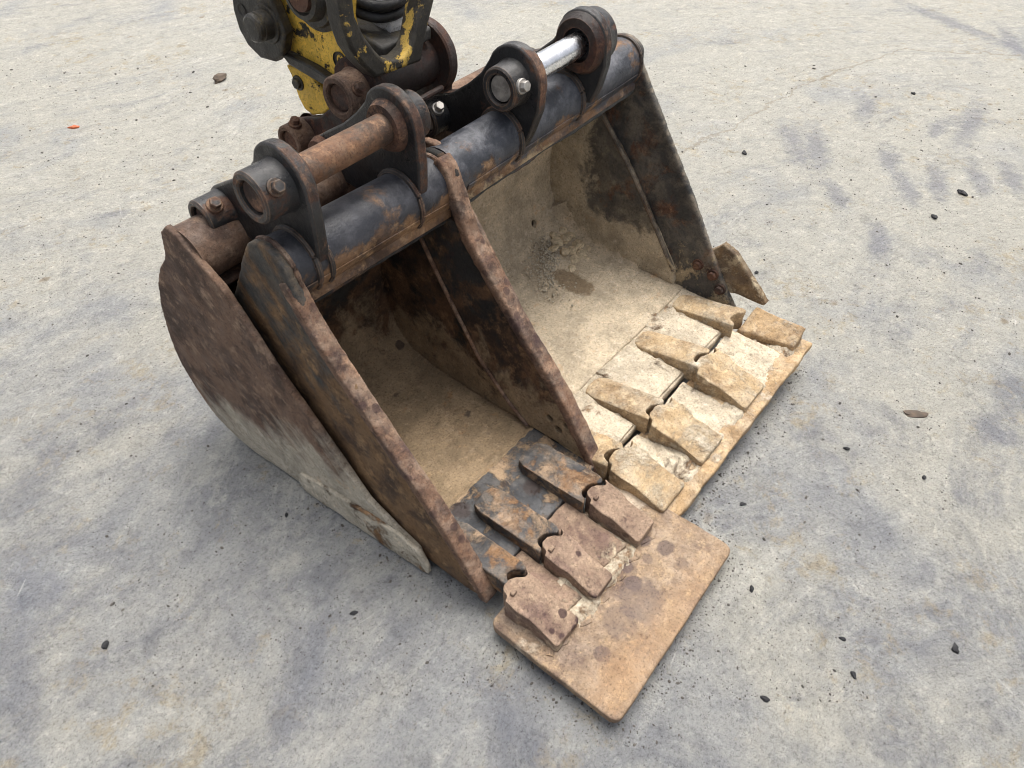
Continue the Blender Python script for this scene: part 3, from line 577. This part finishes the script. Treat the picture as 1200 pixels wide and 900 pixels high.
def crust(name, x0, x1, y0, y1, zf, mat, root, freq=14, amp=.014, bias=0., nx=90, ny=60, seed=0.):
    """caked dirt: a lumpy skin that only breaks the surface in patches and dives under it at its rim"""
    bm = bmesh.new(); g = []
    for j in range(ny+1):
        row = []
        for i in range(nx+1):
            x = x0+(x1-x0)*i/nx; y = y0+(y1-y0)*j/ny
            e = min(i, nx-i, j, ny-j)/6; e = min(1, e)
            q = mnoise.fractal(Vector((x*freq+seed, y*freq, seed)), .6, 2.2, 5)+.35*mnoise.noise(Vector((x*70, y*70, seed)))
            row.append(bm.verts.new((x, y, zf(x, y)+bias+amp*q-.02*(1-e))))
        g.append(row)
    for a, b in zip(g, g[1:]):
        for i in range(nx): bm.faces.new((a[i], a[i+1], b[i+1], b[i]))
    return finish(name, bm, mat, root, ang=80)
crust('caked_mud', 1.08, 1.785, .485, .80, lambda x, y: .100-.008*min(1, max(0, (y-.66)/.05)), M['mud_wide'], wb, 12, .012, -.004, 150, 70, 1.3)
crust('caked_mud', 1.05, 1.80, .262, .46, lambda x, y: .083, M['mud_wide'], wb, 13, .016, -.004, 150, 50, 4.1)
crust('caked_mud', 1.36, 1.775, .84, 1.14, lambda x, y: .090+max(0, (y-1.05))*.42, M['mud_wide'], wb, 11, .012, -.001, 90, 70, 7.7)
crust('caked_mud', .62, .90, .285, .43, lambda x, y: .063, M['mud_wide'], nb, 15, .012, -.003, 70, 40, 9.2)
crust('caked_mud', .59, 1.01, .70, .80, lambda x, y: .066+.012*(1-abs(y-.735)/.07), M['inner_narrow'], nb, 14, .008, -.003, 80, 24, 12.4)
# ------------------------------------------------------------------ rusty bucket behind (the one on the machine)
YAW = R(3.714); RP = Vector((.537, .72, 0)); RT = Matrix.Translation(RP) @ Matrix.Rotation(YAW, 4, 'Z')
rb = thing('rusty_bucket', 'large rusty bucket behind the others, its purple brown side plate leaning nearest the lower left', 'bucket', (1.1, 1.2, .01))
r_ol = curve([(.60, .715), (.575, .735), (.545, .725)], 4)+[(.439, .637), (.342, .473), (.248, .34), (.165, .215), (.123, .157), (.05, .11), (-.02, .075), (-.03, .045), (-.01, .016), (.10, .014), (.368, .012), (.571, .012)]
r_ol += curve([(.571, .012), (.68, .045), (.745, .117), (.785, .228), (.78, .34), (.752, .447), (.705, .553), (.63, .64), (.612, .68)], 4)[1:]
finish('side_plate', plate_bm(r_ol, .0, .018), M['rust_red'], rb, vox=.005, amp=.0014, freq=9, smooth=4, T=RT)
finish('side_plate', plate_bm(r_ol, 1.285, 1.303), M['rust_red'], rb, vox=.008, amp=.003, freq=12, T=RT)
strip = [(.37, .085), (.25, .10), (.12, .108), (.03, .105), (-.035, .085), (-.058, .04), (-.056, .012), (-.04, .004), (.37, .004), (.385, .04)]
finish('wear_strip', plate_bm(strip, -.009, .004), M['cream'], rb, vox=.004, amp=.0025, freq=18, T=RT)
RY, RZ, RR = .555, .665, .064
pipe_part(rb, 'pipe', RY, RZ, RR, .012, 1.29, M['rust_red'], T=RT)
r_in = [(.50, .60), (.56, .60)]+curve([(.56, .60), (.66, .55), (.73, .44), (.76, .32), (.755, .22), (.71, .12), (.62, .045), (.55, .03)], 5)[1:]+[(.3, .028), (.02, .028)]
finish('shell', shell_bm(r_in, .014, .016, 1.287), M['rust'], rb, vox=.009, amp=.003, freq=10, T=RT)
finish('cutting_edge', prism_bm([(.02, .12), (1.285, .12), (1.285, -.03), (.02, -.03)], .006, .026), M['rust'], rb, bevel=.004, T=RT)
er = [(.70, .735), (.66, .765), (.625, .80)]+arc(.55, .838, .075, 30, 200, 12)+[(.49, .76), (.505, .70), (.55, .66), (.64, .64)]+arc(.775, .665, .044, 250, 415, 8)
rk = dict(ear=M['rust_dark'], boss=M['rust_red'], bolt=M['rust'], collar=M['rust_dark'])
ear(rb, er, .545, .573, (.55, .838), (.775, .668), -1, rk, .03, boss_len=.06, rear_len=.055, bolt_ang=(150, 105), T=RT)
ear(rb, er, .80, .83, (.55, .838), (.775, .668), 1, rk, .03, T=RT, boss_len=.04, rear_len=.04)

# ------------------------------------------------------------------ linkage of the machine on the rusty bucket
lk = thing('quick_coupler', 'chipped yellow and black coupler of the digger arm pinned onto the rusty bucket', 'coupler', (1.17, 1.3, .75))
def cp(name, ol, x0, x1, mat, **k): return finish(name, plate_bm(ol, x0, x1), mat, lk, T=RT, **k)
yel = [(.83, 1.34), (.811, 1.086), (.843, .975), (.822, .901), (.84, .865), (.834, .846), (.736, .83), (.637, .807), (.513, .865), (.547, .9), (.565, .943), (.569, .987), (.534, 1.125), (.52, 1.34)]
cp('side_plate', yel, .578, .60, M['yellow'], bevel=.004)
cp('side_plate', yel, .775, .795, M['yellow'], bevel=.004)
ridge = [(.816, .87), (.791, .869), (.701, .856), (.601, .828), (.617, .808), (.709, .827), (.787, .843)]
cp('edge_flange', ridge, .552, .579, M['grime'], bevel=.005)
lobe = [(.812, .834), (.80, .812), (.794, .781), (.789, .756), (.774, .73), (.748, .721), (.707, .734), (.677, .753), (.676, .781), (.699, .81), (.734, .835)]
cp('hook_plate', lobe, .563, .585, M['yellow'], bevel=.004)
hexbolt((.563, .776, .798), (-1, 0, 0), .014, .012, M['grime'], lk, T=RT)
disc = [(.75, 1.086), (.777, .996), (.753, .926), (.778, .878), (.816, .848), (.871, .846), (.911, .869), (.93, .902), (.934, .946), (.926, .98), (.886, 1.067), (.88, 1.12), (.76, 1.12)]
cp('link_plate', disc, .535, .565, M['grime'], bevel=.005)
finish('link_pin', lathe_bm([(.54, .046), (.53, .043), (.53, .033), (.505, .033), (.503, .030), (.500, .030), (.498, .033), (.490, .031), (.486, .026), (.486, 0)], .812, .938, 40), M['grime'], lk, T=RT)
finish('pin_boss', lathe_bm([(.58, .086), (.545, .084), (.54, .074), (.53, .07), (.53, .058), (.518, .056), (.505, .05), (.503, .04), (.512, .036), (.512, 0)], .64, 1.035, 48), M['grime'], lk, T=RT)
finish('pin_cap', lathe_bm([(.513, .034), (.500, .032), (.498, 0)], .64, 1.035, 32), M['rust'], lk, T=RT)
for y, z in ((.622, .882), (.594, .95), (.796, .967), (.897, .953)):
    finish('bolt_hole', lathe_bm([(.573, .021), (.577, .02), (.5775, .013), (.589, .012), (.589, 0)] if y < .75 else [(.533, .014), (.536, .009), (.54, 0)], y, z, 24), M['grime'], lk, T=RT)
# front casting with its window: outline (x, z) on a plane leaning back a little
fo = [(.99, 1.30), (.975, 1.156), (.956, 1.071), (.955, 1.024), (.967, .975), (.989, .938), (1.024, .898), (1.17, .894), (1.18, .924), (1.202, .969), (1.226, 1.013), (1.271, 1.106), (1.29, 1.30)]
fhole = [(1.01, 1.15), (.992, 1.064), (.991, 1.032), (1.007, .992), (1.032, .956), (1.053, .932), (1.078, .922), (1.104, .918), (1.133, .929), (1.15, .952), (1.168, .992), (1.183, 1.022), (1.215, 1.115), (1.215, 1.2), (1.03, 1.2)]
bmf = plate_bm(fo, 0, .05, (fhole,))
for v in bmf.verts:
    x, z, d = v.co.y, v.co.z, v.co.x; v.co = (x, 1.20+d, z)
finish('front_casting', bmf, M['casting'], lk, bevel=.008, seg=3)
cp('bottom_block', [(.50, .90), (.74, .90), (.74, .99), (.50, .93)], .60, .775, M['grime'], bevel=.006)
cp('back_wall', [(.62, .9), (.645, .9), (.66, 1.34), (.635, 1.34)], .60, .775, M['grime'], bevel=.004)
def cwp(xl, yl, z): return RT @ Vector((xl, yl, z))
hp = [(.60, .60, 1.02), (.64, .54, 1.0), (.70, .525, 1.0), (.745, .54, 1.015), (.765, .58, 1.05), (.77, .6, 1.1)]
def sm3(P, n=6):
    P = [np.array(p) for p in P]; P = [2*P[0]-P[1]]+P+[2*P[-1]-P[-2]]; o = []
    for i in range(1, len(P)-2):
        for k in range(n):
            t = k/n; o.append(tuple(.5*((2*P[i])+(-P[i-1]+P[i+1])*t+(2*P[i-1]-5*P[i]+4*P[i+1]-P[i+2])*t*t+(-P[i-1]+3*P[i]-3*P[i+1]+P[i+2])*t**3)))
    o.append(tuple(P[-2])); return o
for dz, dy in ((0, 0), (-.025, .005), (.03, .02)):
    finish('hose', tube_bm(sm3([(a, b+dy, c+dz) for a, b, c in hp]), .0115, 14), M['hose'], lk, T=RT)
finish('grease_lug', lathe_bm([(.66, 0), (.665, .04), (.70, .045), (.735, .04), (.74, 0)], .57, .955, 28), M['grease'], lk, T=RT)
finish('sleeve', lathe_bm([(.577, .056), (.58, .06), (.795, .06), (.798, .056)], .55, .838, 48), M['rust_dark'], lk, T=RT)
finish('flange', lathe_bm([(.785, .05), (.785, .088), (.790, .092), (.812, .092), (.818, .086), (.818, .05)], .545, .845, 56), M['rust_dark'], lk, T=RT)
finish('keeper_bar', tube_bm([(.62, .47, .79), (.77, .475, .79)], .008, 10), M['rust_dark'], lk, T=RT)

# ------------------------------------------------------------------ loose things
def blob(r, sx, sy, sz, seed, sub=2, k=.35):
    bm = bmesh.new(); bmesh.ops.create_icosphere(bm, subdivisions=sub, radius=r)
    for v in bm.verts:
        d = 1+k*mnoise.noise(Vector(v.co)/r*1.1+Vector((seed*3.7, seed, -seed))); v.co = Vector((v.co.x*sx, v.co.y*sy, v.co.z*sz))*d
    return bm
rng = random.Random(3)
def clods():
    k = 0
    spots = [(1.68+a, 1.10+b, r) for a, b, r in ((0, .03, .016), (.035, .02, .018), (.055, -.015, .02), (.02, -.02, .017), (-.005, -.01, .015), (.07, .02, .015), (.04, -.05, .02), (0, -.05, .015), (.075, -.04, .016), (.015, .05, .014), (-.03, .02, .013), (.06, .05, .013), (-.045, -.07, .013), (.03, -.08, .014))]
    for x, y, r in spots:
        z = .118+max(0, y-1.04)*.5
        o = finish('dirt_clod', blob(r*1.15, 1.25, 1, .6, k+20, 2, .6), M['clod'], ang=25)
        o.location = (x, y, z+r*.35); o.rotation_euler = (rng.uniform(-.4, .4), rng.uniform(-.4, .4), rng.uniform(0, 6))
        tag(o, 'small dry clay clod in the crumbly pile at the back of the wide bucket', 'clod', 'clay clods in the wide bucket'); k += 1
    bm = bmesh.new()
    for i in range(1300):
        a = rng.gauss(0, 1); b = rng.gauss(0, 1)
        x = 1.68+.05*a-.03*b; y = 1.09+.045*b+.02*a
        if i > 700: x, y = 1.57+.05*a, 1.08+.045*b+.2*(.05*a)
        x = min(1.76, max(1.2, x)); y = min(1.2, max(.85, y)); r = rng.choice((.0012, .0016, .002, .003, .0042)); z = .113+max(0, y-1.04)*.5+r*.5
        m = Matrix.Translation((x, y, z)) @ Matrix.Rotation(rng.uniform(0, 6), 4, 'Z')
        bmesh.ops.create_icosphere(bm, subdivisions=1, radius=r, matrix=m)
    o = finish('dirt_crumbs', bm, M['crumb_grey'], ang=20); o['kind'] = 'stuff'
    tag(o, 'grey dirt crumbs scattered round the clods in the wide bucket', 'crumbs')
clods()

def scrap(name, x, y, r, sx, sy, sz, seed, mat, label, cat, group=None, rot=0, k=.45):
    o = finish(name, blob(r, sx, sy, sz, seed, 2, k), mat, ang=25); o.location = (x, y, r*sz*.55); o.rotation_euler[2] = rot
    return tag(o, label, cat, group)
PEB = [(3.048, 1.029, .018, 'dark pebble on the pale concrete right of the wide bucket, nearest its rear corner'),
       (3.313, .138, .022, 'largest dark stone of the loose pair near the right edge of the concrete'),
       (3.032, .175, .018, 'smaller dark stone of the loose pair near the right edge of the concrete'),
       (4.284, .622, .016, 'lone dark pebble far off on the concrete near the upper right'),
       (2.198, .581, .011, 'tiny black pebble just off the tip of the side cutter'),
       (1.207, .167, .010, 'small black pebble on the concrete off the corner of the orange blade plate'),
       (.994, .042, .009, 'black pebble beside the front edge of the orange blade plate, closest to it'),
       (1.147, -.379, .013, 'black pebble low on the right, beside a brown stain'),
       (.944, -.219, .010, 'narrow black pebble lying in the bare concrete at the lower right'),
       (1.009, -.171, .008, 'small round black pebble in the lower right above the narrow one'),
       (.774, -.091, .010, 'black pebble at the bottom of the picture, right of the blade plate'),
       (1.605, -.183, .009, 'black pebble beside the white scratch right of the wide bucket'),
       (1.571, .019, .010, 'black pebble between the white scratch and the ochre strip'),
       (-.044, 1.105, .011, 'black pebble alone on the concrete at the far lower left'),
       (.355, .734, .009, 'black pebble on the concrete below the pale wear strip'),
       (.427, 1.071, .008, 'black pebble near the heel of the pale wear strip')]
for k, (x, y, r, lab) in enumerate(PEB):
    scrap('pebble', x, y, r*.68, 1.35, .8, .55, k*1.3+.7, M['stone_dark'], lab, 'pebble', 'dark pebbles on the concrete', rng.uniform(0, 6), .8)
scrap('rubber_scrap', 1.99, 3.621, .04, 1.2, .6, .5, 40, M['stone_brown'], 'crumpled dark scrap lying on the concrete left of the coupler', 'scrap', rot=.4, k=.9)
scrap('plastic_chip', 1.19, 3.661, .019, 1.4, .6, .45, 43, M['orange'], 'small orange chip on the concrete at the upper left', 'chip', rot=-.5, k=.6)
scrap('bark_scrap', 1.835, -.095, .022, 1.5, .6, .2, 47, M['stone_brown'], 'flat brown scrap on the concrete right of the wide bucket', 'scrap', rot=-.9, k=.9)
bm = bmesh.new()
for i in range(5200):
    t = rng.random(); d = .55+3.6*t**1.4; a = rng.uniform(-1, 1)*(.35+.78*d)
    x = fh.x*d+rt.x*a; y = fh.y*d+rt.y*a
    if .47 < x < 1.9 and .1 < y < 1.6: continue
    r = min(.0045, .0009*math.exp(abs(rng.gauss(0, .55))))*(.75+.2*d)
    m = Matrix.Translation((x, y, r*.3)) @ Matrix.Rotation(rng.uniform(0, 6), 4, 'Z') @ Matrix.Diagonal((rng.uniform(1, 1.8), .9, .7, 1))
    bmesh.ops.create_icosphere(bm, subdivisions=1, radius=r, matrix=m)
for (ax, ay), (bx, by), (ox, oy), k in (((.5, .12), (1.05, .12), (0, -1), 260), ((1.03, .24), (1.82, .24), (0, -1), 300), ((.52, 1.1), (.55, .55), (-1, 0), 200), ((.51, .45), (.51, .14), (-1, 0), 130), ((1.05, .12), (1.05, .24), (1, 0), 60), ((1.84, .3), (1.84, .9), (1, 0), 120)):
    for i in range(k):
        t = rng.random(); q = abs(rng.gauss(0, .045))-.02
        x = ax+(bx-ax)*t+ox*q; y = ay+(by-ay)*t+oy*q; r = min(.004, .0009*math.exp(abs(rng.gauss(0, .6))))
        m = Matrix.Translation((x, y, r*.3)) @ Matrix.Rotation(rng.uniform(0, 6), 4, 'Z') @ Matrix.Diagonal((rng.uniform(1, 1.8), .9, .7, 1))
        bmesh.ops.create_icosphere(bm, subdivisions=1, radius=r, matrix=m)
o = finish('grit', bm, M['crumb_dark'], ang=20); o['kind'] = 'stuff'
tag(o, 'dark grit scattered over the worn concrete', 'grit')
